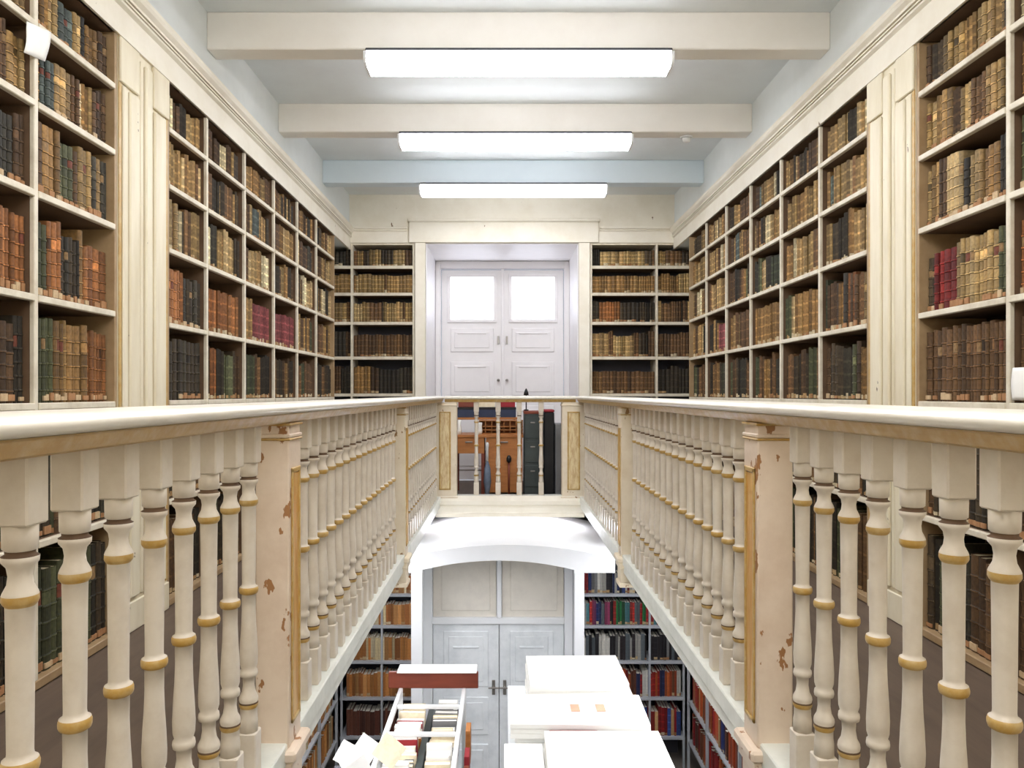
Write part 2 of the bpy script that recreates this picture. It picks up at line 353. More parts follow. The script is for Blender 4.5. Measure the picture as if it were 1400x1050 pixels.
def end_case(x0, x1, div, label):
    r = tag(empty('bookcase', ((x0+x1)/2, YB, 0)), label, 'bookcase'); cx = (x0+x1)/2; o = lambda x: x-cx
    MB().box(o(x0), o(x1), .315, .33, .005, Z(1.67)).build('back_panel', M['endback'], r)
    for a, b in ((x0, x0+.022), (x1-.022, x1)): MB().box(o(a), o(b), 0, .315, .005, Z(1.67), b=.002).build('side_panel', M['case'], r)
    MB().box(o(div-.012), o(div+.012), 0, .315, Z(-1.03), Z(1.65), b=.002).build('divider', M['case'], r)
    MB().box(o(x0+.022), o(x1-.022), 0, .315, Z(1.65), Z(1.67)).build('top_panel', M['case'], r)
    MB().box(o(x0+.022), o(x1-.022), 0, .315, .005, Z(-1.03), b=.002).build('plinth', M['case'], r)
    ed = [x0+.022, div, x1-.022]
    for k in range(2):
        a = ed[k]+(.012 if k else 0); b = ed[k+1]-(.012 if k < 1 else 0)
        for z in SE[:-1]: MB().box(o(a), o(b), -.003, .020, Z(z)-.034, Z(z), b=.003).box(o(a), o(b), .019, .315, Z(z)-.032, Z(z)-.001, 1).build('shelf', [M['case'], M['inside']], r)
    return ed
eBL = end_case(XL+.01, RX0-.125, -1.700, 'narrow cream bookcase on the end wall, on the left of the upper door')
eBR = end_case(RX1+.13, XR-.01, 1.690, 'narrow cream bookcase on the end wall, on the right of the upper door')

# ---------------------------------------------------------------- books
PAL = dict(
    parch=[(148, 124, 82), (134, 110, 70), (160, 138, 98), (122, 100, 62), (142, 116, 76)],
    brown=[(92, 68, 44), (78, 58, 38), (102, 76, 48), (70, 52, 34), (86, 64, 42)],
    dark=[(56, 47, 34), (46, 40, 30), (64, 53, 38), (52, 48, 38), (42, 37, 29)],
    green=[(66, 68, 46), (76, 78, 54), (58, 61, 44)],
    orange=[(132, 86, 48), (142, 96, 56), (122, 78, 44)],
    tan=[(128, 98, 58), (118, 90, 52), (138, 110, 68)],
    red=[(118, 36, 32), (130, 46, 40), (106, 32, 30)],
    pink=[(118, 62, 62), (128, 74, 72), (106, 54, 54)],
    blue=[(72, 80, 76), (84, 92, 84)],
    white=[(186, 174, 140), (172, 158, 124)],
)
CNAME = dict(parch='parchment', brown='brown', dark='dark brown', green='dark green', orange='orange brown', tan='tan', red='red', pink='rose red', blue='grey blue', white='off-white')
MIX = {  # weights per row counted from the top
    0: dict(parch=5, brown=4, dark=3, tan=4, white=1, blue=.6), 1: dict(parch=6, brown=3, dark=2, tan=4, white=1, blue=.7), 2: dict(parch=6, brown=4, dark=3, tan=3, white=1.5, green=1.2),
    3: dict(brown=4, dark=3, tan=4, orange=1.5, green=1.5, parch=3), 4: dict(dark=5, brown=6, green=2, tan=2, orange=.6), 5: dict(dark=6, brown=4, green=2), 6: dict(dark=7, brown=3, green=2)}
def pick(w):
    t = random.uniform(0, sum(w.values()))
    for k, v in w.items():
        t -= v
        if t <= 0: return k
    return k
def shade(c, f): return tuple(min(255, v*f) for v in c)
def book_geo(mb, T, t, h, d, col, fine, lab, kind, bands=True, pages=None):
    """a book standing with its spine towards -y: local x thickness, y depth, z up; T maps local to the parent's space"""
    n = 6 if fine else 2
    arc = .010 if kind != 'modern' else .004
    xs = []
    for k in range(n+1):
        a = PI*k/n
        xs.append((-t/2*math.cos(a), arc*(1-math.sin(a))*.9))
    c0 = lin(col); cb = lin(shade(col, 1.28)); cd = lin(shade(col, .72)); cl = lin(random.choice([(158, 128, 88), (146, 106, 70), (176, 154, 116), (190, 176, 146)])); ct = lin(shade(col, 1.1))
    lv = [(0, 0, c0)]
    if lab and not fine:
        lv = [(0, 0, c0), (.006, 0, cl), (.006+lab, 0, c0)]
    if bands:
        nb = 5 if h > .2 else 4
        if fine:
            for k in range(nb):
                z = h*(.13+.80*k/nb)
                lv += [(z, .0, cd), (z+.003, .0025, cb), (z+.008, .0025, cd), (z+.011, 0, lin(shade(col, 1+random.uniform(-.12, .16))) if not (k == nb-2 and random.random() < .35) else lin(random.choice([(140, 112, 76), (110, 60, 44), shade(col, 1.5), shade(col, .6)])))]
        else:
            for k in range(3 if h > .16 else 2):
                z = h*(.22+.25*k); lv += [(z, 0, cb), (z+.012, 0, c0)]
    lv.append((h, 0, c0))
    v = []; f = []; cc = []
    for (z, e_, _) in lv:
        for (x, y) in xs: v.append((x*(1+e_*8), y-e_, z))
    m_ = n+1
    for j in range(len(lv)-1):
        for k in range(n): f.append((j*m_+k, j*m_+k+1, (j+1)*m_+k+1, (j+1)*m_+k)); cc.append(lv[j][2])
    # boards
    o = len(v); th = .003
    for sx in (-1, 1):
        b = len(v)
        v += [(sx*t/2, arc*.9, 0), (sx*t/2, d, 0), (sx*(t/2-th), d, 0), (sx*(t/2-th), arc*.9, 0), (sx*t/2, arc*.9, h), (sx*t/2, d, h), (sx*(t/2-th), d, h), (sx*(t/2-th), arc*.9, h)]
        f += [(b, b+1, b+5, b+4), (b+1, b+2, b+6, b+5), (b+2, b+3, b+7, b+6), (b+4, b+5, b+6, b+7), (b+3, b+2, b+1, b)]; cc += [c0]*5
    mb.add([T @ Vector(p) for p in v], f, 0, cc)
    if not fine or pages:
        x = t/2-th; z0 = .003; z1 = h-.004; cp = lin((206, 190, 156)) if kind != 'modern' else lin((226, 222, 210))
        tgt = pages if pages else mb
        q = [(-x, arc*.8, z0), (x, arc*.8, z0), (x, d-.004, z0), (-x, d-.004, z0), (-x, arc*.8, z1), (x, arc*.8, z1), (x, d-.004, z1), (-x, d-.004, z1)]
        tgt.add([T @ Vector(p) for p in q], [(4, 5, 6, 7), (1, 2, 6, 5), (2, 3, 7, 6), (3, 0, 4, 7), (0, 3, 2, 1), (0, 1, 5, 4)], 0, cp)
BOOKS = []      # records
def proj(p): return 690+1050*p[0]/p[1], 538-1050*(p[2]-CAM)/p[1]
def fill_row(u0, u1, z, head, place, rowno, mix, info, kind='old', tmin=.020, tmax=.052, fillh=(.70, .88), gap_end=True, specials=None, labp=.6, lines=True):
    """place(u) -> matrix for a book whose centre is at u along the row"""
    u = u0+.004; runs = 0; key = None; hh = 0; idx = 0
    lst = []
    while True:
        if runs <= 0:
            key = pick(mix); runs = random.choice([1, 1, 2, 3, 4] if kind == 'old' else [1, 1, 2])
            hh = head*random.uniform(*fillh); tt = random.uniform(tmin, tmax); cc = random.choice(PALX[key]) ; lb = random.random() < labp
        if specials:
            for (a, b, k2, hf) in specials:
                if a <= (u-u0)/(u1-u0) < b: key = k2; hh = head*hf; cc = PALX[key][0] if runs > 1 else random.choice(PALX[key])
        t = tt*random.uniform(.8, 1.2); t = max(.014, t)
        if u+t > u1-.004: break
        h = hh*random.uniform(.965, 1.02); h = min(h, head-.012)
        lst.append(dict(u=u+t/2, t=t-.0012, h=h, key=key, col=shade(cc, random.uniform(.80, 1.18)), lab=(random.uniform(.014, .032) if lb and random.random() < .9 else 0), z=z, place=place, info=info, row=rowno, kind=kind, d=min(.20, h*.72), lines=lines))
        u += t+(random.uniform(0, .004) if random.random() < .2 else 0); runs -= 1
    if lst and gap_end:
        end = lst[-1]['u']+lst[-1]['t']/2; k_ = (u1-.006-(u0+.004))/(end-(u0+.004)); k_ = min(k_, 1.25)
        for q in lst: q['u'] = u0+.004+(q['u']-u0-.004)*k_; q['t'] *= k_
    BOOKS.extend(lst)
    return lst
PALX = dict(PAL)
def place_side(side, back=.028):
    W = WL if side < 0 else WR
    def f(u, z, dx=0):
        # spine faces the room; local -y -> towards the room; local x runs along the wall
        if side < 0: R = Matrix(((0, -1, 0, 0), (1, 0, 0, 0), (0, 0, 1, 0), (0, 0, 0, 1)))
        else: R = Matrix(((0, 1, 0, 0), (-1, 0, 0, 0), (0, 0, 1, 0), (0, 0, 0, 1)))
        return Matrix.Translation((W+side*(back+dx), u, z)) @ R
    return f
ORD = ['top', 'second', 'third', 'fourth', 'fifth', 'sixth', 'bottom']
TOPS = [1.60]+[z-BT for z in SH[:-1]]
SPEC = {('L0', 2, 3): [(0, .16, 'green', .80), (.3, .55, 'dark', .74), (.62, 1, 'orange', .72)], ('L0', 1, 3): [(.5, .72, 'green', .84), (.72, 1, 'orange', .80)],
        ('L0', 2, 4): [(0, .25, 'green', .86), (.25, .62, 'tan', .86), (.62, 1, 'orange', .80)],
        ('R0', 2, 3): [(0, .15, 'green', .8), (.15, .60, 'parch', .78), (.60, .85, 'red', .72), (.85, 1, 'dark', .68)],
        ('R0', 2, 4): [(0, 1, 'brown', .86)],
        ('L1', 0, 3): [(0, .45, 'orange', .82), (.45, 1, 'dark', .76)], ('L1', 1, 3): [(0, 1, 'orange', .74)], ('L1', 2, 3): [(.35, 1, 'pink', .74)], ('L1', 3, 3): [(.2, 1, 'pink', .72)],
        ('R1', 4, 3): [(0, .5, 'pink', .7)], ('R1', 1, 3): [(0, .6, 'tan', .8)], ('R1', 2, 3): [(0, 1, 'tan', .78)], ('L1', 0, 4): [(0, 1, 'dark', .86)]}
random.seed(21)
for code, side, ed, who in (('L0', -1, eL0, 'left bookcase before the pilaster'), ('R0', 1, eR0, 'right bookcase before the pilaster'), ('L1', -1, eL1, 'long left bookcase'), ('R1', 1, eR1, 'long right bookcase')):
    pl = place_side(side)
    nb = len(ed)-1
    for b in range(nb):
        if code in ('L0', 'R0') and b == 0: continue
        a, c = ed[b]+(.012 if b else 0), ed[b+1]-(.012 if b < nb-1 else 0)
        for r_ in range(7):
            head = TOPS[r_]-SH[r_]
            sp = SPEC.get((code, b, r_))
            fh = (.76, .93) if r_ < 3 else (.74, .88)
            if r_ >= 5: fh = (.78, .90)
            fill_row(a, c, Z(SH[r_]), head, pl, r_, MIX[r_], dict(code=code, bay=b, nb=nb, who=who, side=side), specials=sp, fillh=fh, tmin=.018, tmax=.040 if r_ < 3 else .046, labp=.95 if r_ >= 2 else .6)
def place_end(u, z, dx=0): return Matrix.Translation((u, YB+.03+dx, z))
TE = [1.65]+[z-.034 for z in SE[:-1]]
SPB = {('BR', 0, 2): [(.08, .42, 'orange', .78), (.42, 1, 'dark', .76)], ('BR', 0, 0): [(.1, .75, 'parch', .72)], ('BR', 0, 1): [(0, 1, 'tan', .72)], ('BR', 0, 3): [(.3, .62, 'parch', .66)],
       ('BL', 1, 3): [(0, 1, 'brown', .7)], ('BL', 1, 4): [(0, .25, 'tan', .8)], ('BR', 0, 4): [(0, 1, 'brown', .66)]}
for code, ed, who in (('BL', eBL, 'end bookcase'), ('BR', eBR, 'end bookcase')):
    for b in range(2):
        a, c = ed[b]+(.012 if b else 0), ed[b+1]-(.012 if b < 1 else 0)
        if code == 'BL' and b == 0: a = max(a, -1.95)
        if code == 'BR' and b == 1: c = min(c, 2.10)
        for r_ in range(7):
            fill_row(a, c, Z(SE[r_]), TE[r_]-SE[r_], place_end, r_, {0: dict(parch=2, dark=3, brown=3), 1: dict(parch=5, tan=4, brown=2), 2: dict(parch=3, brown=3, dark=2), 3: dict(brown=5, dark=3, parch=1), 4: dict(dark=5, brown=5, tan=1), 5: dict(dark=5, brown=5), 6: dict(dark=5, brown=5)}[r_],
                     dict(code=code, bay=b, nb=2, who=who, side=0), specials=SPB.get((code, b, r_)), fillh=(.70, .82), tmin=.022, tmax=.045)
# the three hundred that show largest
def vis_area(r):
    T = r['place'](r['u'], r['z']); p = T @ Vector((0, 0, r['h']/2)); px, py = proj(p)
    if px < -8 or px > 1408 or py < -25 or py > 1065: return 0
    if r['info']['side'] == 0: wpx = r['t']/YB*1050
    else: wpx = abs(690-proj(T @ Vector((-r['t']/2, 0, 0)))[0]-(690-proj(T @ Vector((r['t']/2, 0, 0)))[0]))
    hpx = r['h']*1050/p[1]
    a = wpx*hpx
    if r['row'] >= 5:
        a *= .45
        if abs(px-690) < 345: a = 0
    return a
for r in BOOKS: r['A'] = vis_area(r)
order = sorted(range(len(BOOKS)), key=lambda i: -BOOKS[i]['A'])
single = set(i for i in order[:300] if BOOKS[i]['A'] > 0)
# ordinal inside its row, counted from the far end for the side cases
from collections import defaultdict
rows = defaultdict(list)
for i, r in enumerate(BOOKS): rows[(r['info']['code'], r['info']['bay'], r['row'])].append(i)
NUM = ['', 'first', 'second', 'third', 'fourth', 'fifth', 'sixth', 'seventh', 'eighth', 'ninth', 'tenth', 'eleventh', 'twelfth', 'thirteenth', 'fourteenth', 'fifteenth', 'sixteenth', 'seventeenth', 'eighteenth', 'nineteenth', 'twentieth']+['%dth' % k for k in range(21, 60)]
for k, ids in rows.items():
    ids.sort(key=lambda i: -BOOKS[i]['u'])
    for n, i in enumerate(ids): BOOKS[i]['nth'] = n+1
mass = MB()
WHO = dict(L0='near left bookcase', R0='near right bookcase', L1='long left bookcase', R1='long right bookcase', BL='end bookcase', BR='end bookcase')
for i, r in enumerate(BOOKS):
    T = r['place'](r['u'], r['z'], random.uniform(0, .012))
    if i in single:
        c = MB(); pg = MB(); Rm = T.copy(); Rm.translation = (0, 0, 0)
        book_geo(c, Rm, r['t'], r['h'], r['d'], r['col'], True, 0, r['kind'], True, pg)
        o = c.build('book', M['leather'], None, T.translation, colour=True)
        inf = r['info']; bay = inf['bay']
        bayname = {'L0': {2: 'far bay', 1: 'middle bay'}, 'R0': {2: 'far bay', 1: 'middle bay'}}.get(inf['code'], {}).get(bay, NUM[bay+1]+' bay')
        tag(o, '%s book, %s from far end, %s row, %s, %s' % (CNAME[r['key']], NUM[r['nth']], ORD[r['row']], bayname, WHO[inf['code']]), 'book', 'old books in the gallery bookcases')
        pg.build('page_block', M['leather'], o, colour=True)
        if r['lab']:
            lb = MB(); t = r['t']*.90; L = [(-t/2, -.0022, .008), (0, -.0034, .008), (t/2, -.0022, .008), (-t/2, -.0022, .008+r['lab']), (0, -.0034, .008+r['lab']), (t/2, -.0022, .008+r['lab']),
                                            (-t/2, .004, .008), (t/2, .004, .008), (-t/2, .004, .008+r['lab']), (t/2, .004, .008+r['lab'])]
            lb.add([Rm @ Vector(p) for p in L], [(0, 1, 4, 3), (1, 2, 5, 4), (3, 4, 5, 9, 8), (0, 3, 8, 6), (2, 7, 9, 5), (6, 7, 2, 1, 0)])
            lb.build('paper_label', M[random.choice(['label', 'label', 'agedlabel'])], o)
    else:
        if r['A'] == 0 and r['info']['code'] in ('L0', 'R0') and r['u'] < 2.5: continue
        book_geo(mass, T, r['t'], r['h'], r['d'], r['col'], False, r['lab'], r['kind'], True)
tag(mass.build('books', M['leather'], colour=True), 'rows of small brown and tan old books further along the gallery shelves', 'books', kind='stuff')

# paper scraps on the side cases
def sheet(name, pts_fn, label, mat=M['paper'], nu=6, nv=8, th=.0015):
    m = MB(); v = []
    for j in range(nv+1):
        for i in range(nu+1): v.append(pts_fn(i/nu, j/nv))
    f = [(j*(nu+1)+i, j*(nu+1)+i+1, (j+1)*(nu+1)+i+1, (j+1)*(nu+1)+i) for j in range(nv) for i in range(nu)]
    m.add(v, f, smooth=True); o = m.build(name, mat)
    md = o.modifiers.new('thickness', 'SOLIDIFY'); md.thickness = th
    return tag(o, label, 'paper')
sheet('paper_sheet', lambda a, b: (WL+.010+.010*math.sin(3*b+1.5*a)*b, 2.755+.145*a-.02*b, Z(1.335)-.12*b+.03*a), 'torn white paper sheet hanging over the divider of the left bookcase')
sheet('paper_slip', lambda a, b: (WR-.008-.006*math.sin(3*b), 2.74+.10*a, Z(.095)-.12*b), 'white paper slip standing before the dark books of the right bookcase')

# ---------------------------------------------------------------- balustrades
BH = .0260
def baluster_mesh():
    m = MB()
    m.box(-BH, BH, -BH, BH, Z(-.186), Z(-.082), b=.003)
    m.box(-BH, BH, -BH, BH, Z(-1.035), Z(-.905), b=.003)
    P = [(-.180, .0235, 0), (-.219, .0228, 0), (-.222, .0195, 2), (-.227, .0195, 2), (-.230, .0245, 0), (-.238, .0240, 0), (-.246, .0175, 0), (-.258, .0155, 0), (-.270, .0170, 0), (-.281, .0225, 0), (-.285, .0238, 1),
         (-.293, .0242, 1), (-.297, .0225, 1), (-.301, .0192, 0), (-.34, .0186, 0), (-.42, .0180, 0), (-.508, .0172, 0), (-.515, .0180, 0), (-.518, .0235, 1), (-.524, .0252, 1), (-.530, .0250, 1), (-.535, .0232, 1), (-.538, .0182, 0),
         (-.58, .0178, 0), (-.62, .0192, 0), (-.66, .0218, 0), (-.70, .0236, 0), (-.725, .0228, 0), (-.738, .0190, 0), (-.742, .0228, 0), (-.750, .0238, 0), (-.757, .0226, 0), (-.761, .0158, 0), (-.782, .0150, 0), (-.800, .0178, 0), (-.812, .0240, 0),
         (-.820, .0250, 0), (-.826, .0235, 2), (-.830, .0248, 1), (-.837, .0246, 1), (-.842, .0218, 0), (-.862, .0220, 0), (-.875, .0236, 0), (-.910, .0240, 0)]
    m.lathe([(Z(z), r) for z, r, _ in P], 20, mats=[P[k][2] for k in range(len(P)-1)])
    return m.mesh('baluster', [M['piece'], M['gold'], M['inside']])
BM = baluster_mesh()
def add_baluster(root, x, y):
    o = bpy.data.objects.new('baluster', BM); C.objects.link(o); o.parent = root; o.location = (x-root.location.x, y-root.location.y, 0)
def handrail(root, axis, a0, a1, c, o):
    """c: centre line; section symmetric: rounded white top over a gold cove"""
    ox, oy = root.location.x, root.location.y
    w = .076
    P = [(-.045, -.088), (-.052, -.080), (-.060, -.066), (-.066, -.060)]
    top = [(-.069, -.058), (-w, -.052), (-w-.003, -.044), (-w, -.036), (-.068, -.031), (-.055, -.028), (0, -.025), (.055, -.028), (.068, -.031), (w, -.036), (w+.003, -.044), (w, -.052), (.069, -.058)]
    cc = c-(ox if axis == 'y' else oy); off = oy if axis == 'y' else ox
    top = [(-.069, -.0575)]+[(-.055-.026*math.cos(t), -.043-.0145*math.sin(t) if t < 0 else -.043+.016*math.sin(t)) for t in [(-1+k*.2)*PI/2 for k in range(5)]+[k*.125*PI/2 for k in range(9)]]
    top = [(-.069, -.0575)]+[(-.057-.023*math.cos(t), -.043+.0155*math.sin(t)) for t in [(-70+k*16)*PI/180 for k in range(11)]]+[(-.03, -.0255), (0, -.0245)]
    top = top+[(-p, z) for p, z in top[-2::-1]]
    m_ = MB(); m_.prism([(cc+p, Z(z)) for p, z in top], axis, a0-off, a1-off, smooth=True)
    m_.build('handrail', M['rail'], root)
    q = [(.069, -.0582), (.062, -.062), (.056, -.074), (.050, -.084), (.040, -.088), (-.040, -.088), (-.050, -.084), (-.056, -.074), (-.062, -.062), (-.069, -.0582)]
    MB().prism([(cc+p, Z(z)) for p, z in q], axis, a0-off, a1-off).build('gilt_moulding', M['gold'], root)
def newel(root, cx, y, w, d, inner, corbel=True, mat='post'):
    """square post: cx centre, y front face; inner = +1 when the void lies to +x; panel on the inner face"""
    ox, oy = root.location.x, root.location.y; x = cx-ox; y0 = y-oy; y1 = y0+d; h = w/2
    p = MB()
    p.box(x-h, x+h, y0, y1, Z(-1.05), Z(-.135), b=.004)
    p.box(x-h+.002, x+h-.002, y0+.002, y1-.002, Z(-.135), Z(-.088), b=.002)
    p.box(x-h-.004, x+h+.004, y0-.004, y1+.004, Z(-.132), Z(-.120), b=.003)
    p.box(x-h-.026, x+h+.026, y0-.026, y1+.026, Z(-1.085), Z(-1.05), b=.008)
    p.box(x-h-.014, x+h+.014, y0-.014, y1+.014, Z(-1.125), Z(-1.085), b=.004)
    if corbel:
        p.box(x-h-.004, x+h+.004, y0-.002, y1+.002, Z(-1.215), Z(-1.125), b=.002)
        p.box(x-h-.014, x+h+.014, y0-.012, y1+.012, Z(-1.245), Z(-1.215), b=.006)
    o = p.build('newel_post', M[mat], root)
    gb = MB(); gb.box(x-h-.005, x+h+.005, y0-.005, y1+.005, Z(-.140), Z(-.133), b=.003); gb.box(x-h-.006, x+h+.006, y0-.006, y1+.006, Z(-.096), Z(-.0885), b=.003)
    gb.build('gilt_collar', M['gold'], o)
    xi = x+inner*h; a, b = y0+.020, y1-.020; t = inner*.006
    q = MB(); q.box(xi, xi+t*.4, a+.010, b-.010, Z(-.97), Z(-.24)); q.build('side_panel', M['giltpanel'], o)
    r = MB()
    for (ya, yb, za, zb) in ((a, a+.012, -.985, -.225), (b-.012, b, -.985, -.225), (a, b, -.237, -.222), (a, b, -.985, -.972)): r.box(xi, xi+t, ya, yb, Z(za), Z(zb), b=.002)
    r.build('gilt_panel_frame', M['gold'], o)
    return o
PL, PR = -.6875, .80            # centre lines of the side balustrades
NY = (2.27, 4.93)
for cx, inner, nm, lab in ((PL, 1, 'balustrade', 'left side cream and gold turned balustrade along the gallery void'), (PR, -1, 'balustrade', 'right side cream and gold turned balustrade along the gallery void')):
    r = tag(empty(nm, (cx, 3.8, 0)), lab, 'balustrade')
    handrail(r, 'y', -.10, 7.83, cx, None)
    bb = MB(); bb.box(-.045, .045, -.10-3.8, 7.70-3.8, .001, Z(-1.034), b=.004); bb.build('base_rail', M['fascia'], r)
    for y in NY: newel(r, cx, y, .10 if cx < 0 else .105, .13, inner, mat='post' if y < 3 else 'farpost')
    # balusters between the posts
    for y in [2.063-.139*k for k in range(11)]+[2.61+.138*k for k in range(16)]+[5.27+.138*k for k in range(17)]: add_baluster(r, cx, y)
# end balustrade
r = tag(empty('balustrade', (.055, 7.80, 0)), 'short peeling balustrade across the far end of the gallery void', 'balustrade')
handrail(r, 'x', PL+.08, PR-.08, 7.83, None)
MB().box(-.56, .56, -.02, .09, .001, Z(-1.034), b=.004).build('base_rail', M['fascia'], r)
for x in (-.289, -.067, .148, .371): add_baluster(r, x, 7.83)
for (x0, x1, pa, pb) in ((-.745, -.485, -.663, -.545), (.580, .855, .634, .761)):
    p = MB(); o = lambda v: v-.055; y0, y1 = -.035, .11
    p.box(o(x0), o(x1), y0, y1, Z(-1.04), Z(-.09), b=.004)
    p.box(o(x0)-.008, o(x1)+.008, y0-.010, y1+.01, Z(-.125), Z(-.110), b=.004)
    p.box(o(x0)-.015, o(x1)+.015, y0-.016, y1+.016, Z(-1.085), Z(-1.04), b=.006)
    p.box(o(x0)-.006, o(x1)+.006, y0-.010, y1+.01, Z(-1.20), Z(-1.085), b=.004)
    q = p.build('corner_pier', M['farpost'], r)
    MB().box(o(pa)+.01, o(pb)-.01, y0-.002, y0, Z(-.96), Z(-.20)).build('front_panel', M['goldpanel'], q)
    g_ = MB()
    for (xa, xb, za, zb) in ((pa, pa+.014, -.975, -.185), (pb-.014, pb, -.975, -.185), (pa, pb, -.197, -.183), (pa, pb, -.975, -.961)): g_.box(o(xa), o(xb), y0-.007, y0, Z(za), Z(zb), b=.002)
    g_.build('gilt_panel_frame', M['gold'], q)

# ---------------------------------------------------------------- things on the far landing
t = tag(empty('writing_desk', (-.20, 8.25, 0)), 'orange wooden writing desk with a drawer behind the end balustrade', 'desk')
dz = .655
MB().box(-.36, .40, 0, .55, dz-.03, dz, b=.004).build('desktop', M['oak'], t)
for (a, b) in ((-.35, -.02), (.0, .39)):
    dr = MB().box(a, b, .01, .50, dz-.20 if a < -.1 else dz-.62, dz-.032, b=.003).build('drawer', M['oak'], t)
    MB().box((a+b)/2-.04, (a+b)/2+.04, -.008, .01, dz-.085, dz-.07, b=.003).build('handle', M['chrome'], dr)
for x in (-.335, -.035):
    for y in (.03, .48): MB().box(x-.018, x+.018, y-.018, y+.018, .001, dz-.20, b=.003).build('leg', M['redwood'], t)
t = tag(empty('pigeonhole_box', (.02, 8.34, dz+.001)), 'low orange wooden box with two rows of small compartments on the desk', 'box')
MB().box(-.30, .18, .0, .012, .0, .012).box(-.30, .18, .12, .135, 0, .15).build('carcass', M['oak'], t)
pb = MB()
for k in range(8): pb.box(-.30+.067*k, -.292+.067*k, .0, .12, 0.012, .15)
for z in (.045, .08, .145): pb.box(-.30, .18, 0, .12, z, z+.008)
pb.build('compartments', M['oak'], t)
for x, w_, h_, lab in ((-.50, .07, .16, 'white crumpled paper bag standing on the desk edge'), (-.27, .06, .13, 'white paper roll standing on the desk')):
    m = MB(); m.lathe([(0, w_*.42), (h_*.3, w_*.5), (h_*.7, w_*.38), (h_, w_*.45)], 9); tag(m.build('paper_bag' if w_ > .065 else 'paper_roll', M['paper'], None, (x, 8.31, dz+.001)), lab, 'paper')
# dark blue band: long archive boxes lying on top of the pigeonhole box
for k, (x0, x1, lab) in enumerate(((-.525, -.32, 'first of three dark blue archive boxes behind the end rail'), (-.31, -.10, 'middle one of three dark blue archive boxes behind the end rail'), (-.09, .125, 'third dark blue archive box behind the end rail, next to the cabinet'))):
    b_ = tag(empty('archive_box', ((x0+x1)/2, 8.52, Z(-.265))), lab, 'box', 'dark blue archive boxes')
    h = (x1-x0)/2
    MB().box(-h, h, 0, .22, 0, .105, b=.004).build('carton', M['darkblue'], b_)
    MB().box(-h-.002, h+.002, -.003, .222, .085, .112, b=.003).build('lid', M['black'], b_)
    tag(MB().box(-h+.01, h-.01, 0.01, .20, 0, .085 if k != 1 else .06, b=.003).build('bound_volume', [M['redwood'], M['agedpaper'], M['redstrip']][k], None, ((x0+x1)/2, 8.52, Z(-.265)+.113)),
        ['brown bound volume lying on the first dark blue box', 'pale bound volume lying on the middle dark blue box', 'red bound volume lying on the third dark blue box'][k], 'book')
t = tag(empty('stand_shelf', (-.22, 8.50, Z(-.29))), 'thin wooden stand shelf carrying the dark blue boxes', 'shelf')
MB().box(-.36, .36, 0, .26, 0, .024, b=.003).build('board', M['oak'], t)
for x in (-.35, .33): MB().box(x-.008, x+.008, .02, .24, -.155, -.001).build('upright', M['oak'], t)
t = tag(empty('filing_cabinet', (.315, 8.25, 0)), 'tall dark green-grey metal filing cabinet with reddish top behind the end rail', 'cabinet')
MB().box(-.105, .075, 0, .45, .001, Z(-.22), b=.004).build('body', M['greengrey'], t)
MB().box(-.107, .077, -.003, .452, Z(-.22), Z(-.19), b=.004).build('top', M['redwood'], t)
for z in (.10, .36, .62):
    dd = MB().box(-.095, .065, -.012, 0, z, z+.23, b=.003).build('drawer', M['greengrey'], t); MB().box(-.04, .01, -.026, -.012, z+.16, z+.175, b=.003).build('handle', M['chrome'], dd)
t = tag(empty('upright_case', (.475, 8.28, 0)), 'narrow black upright case with dark red top beside the filing cabinet', 'case')
MB().box(-.05, .06, 0, .35, .001, Z(-.20), b=.01).build('body', M['black'], t); MB().box(-.052, .062, -.003, .352, Z(-.20), Z(-.175), b=.006).build('top', M['redstrip'], t)
t = tag(empty('metal_box', (.595, 8.30, 0)), 'mid grey metal locker standing against the right end pier', 'locker')
MB().box(-.05, .12, 0, .35, .001, Z(-.33), b=.006).build('body', M['greybox'], t); MB().box(-.04, .11, -.008, 0, .05, Z(-.37), b=.004).build('door', M['greybox'], t)
t = tag(empty('folded_umbrella', (-.185, 8.19, 0)), 'grey-blue folded umbrella leaning upright against the desk', 'umbrella')
MB().lathe([(.0, .008), (.03, .022), (.16, .040), (.30, .034), (.36, .016), (.38, .010)], 12).build('canopy', M['umbrella'], t)
MB().lathe([(.38, .012), (.52, .014), (.56, .018), (.58, .010)], 10).build('handle', M['white'], t)
t = tag(empty('walking_stick', (.045, 8.20, 0)), 'dark brown walking stick with a knob leaning upright before the desk', 'stick')
MB().lathe([(.001, .010), (.36, .012)], 10).build('shaft', M['redwood'], t)
MB().lathe([(.36, .012), (.38, .026), (.41, .028), (.44, .012)], 12).build('knob', M['black'], t)
t = tag(empty('desk_lamp', (.235, 8.40, Z(-.189))), 'small black lamp standing on the filing cabinet', 'lamp')
MB().lathe([(0, .028), (.012, .028), (.018, .008)], 14).build('base', M['black'], t)
MB().lathe([(.016, .006), (.19, .006)], 10).build('stem', M['black'], t)
MB().lathe([(.17, .028), (.20, .024), (.235, .010), (.245, .004)], 14).build('lamp_shade', M['black'], t)

# ---------------------------------------------------------------- lower storey
# porch with the segmental arch
PY = 6.85; BX0, BX1 = -.835, .71
def arc_pts(xa, xb, z0, rise, n=20):
    return [(xa+(xb-xa)*k/n, z0+rise*(1-(2*k/n-1)**2)) for k in range(n+1)]
w = MB()
o_ = arc_pts(-.93, .985, Z(-1.475), .125); i_ = arc_pts(-.735, .622, Z(-1.575), .085)[::-1]
w.prism(o_+[(.985, Z(-1.60)), (.622, Z(-1.60))]+i_+[(-.735, Z(-1.60)), (-.93, Z(-1.60))], 'y', PY, PY+.10)
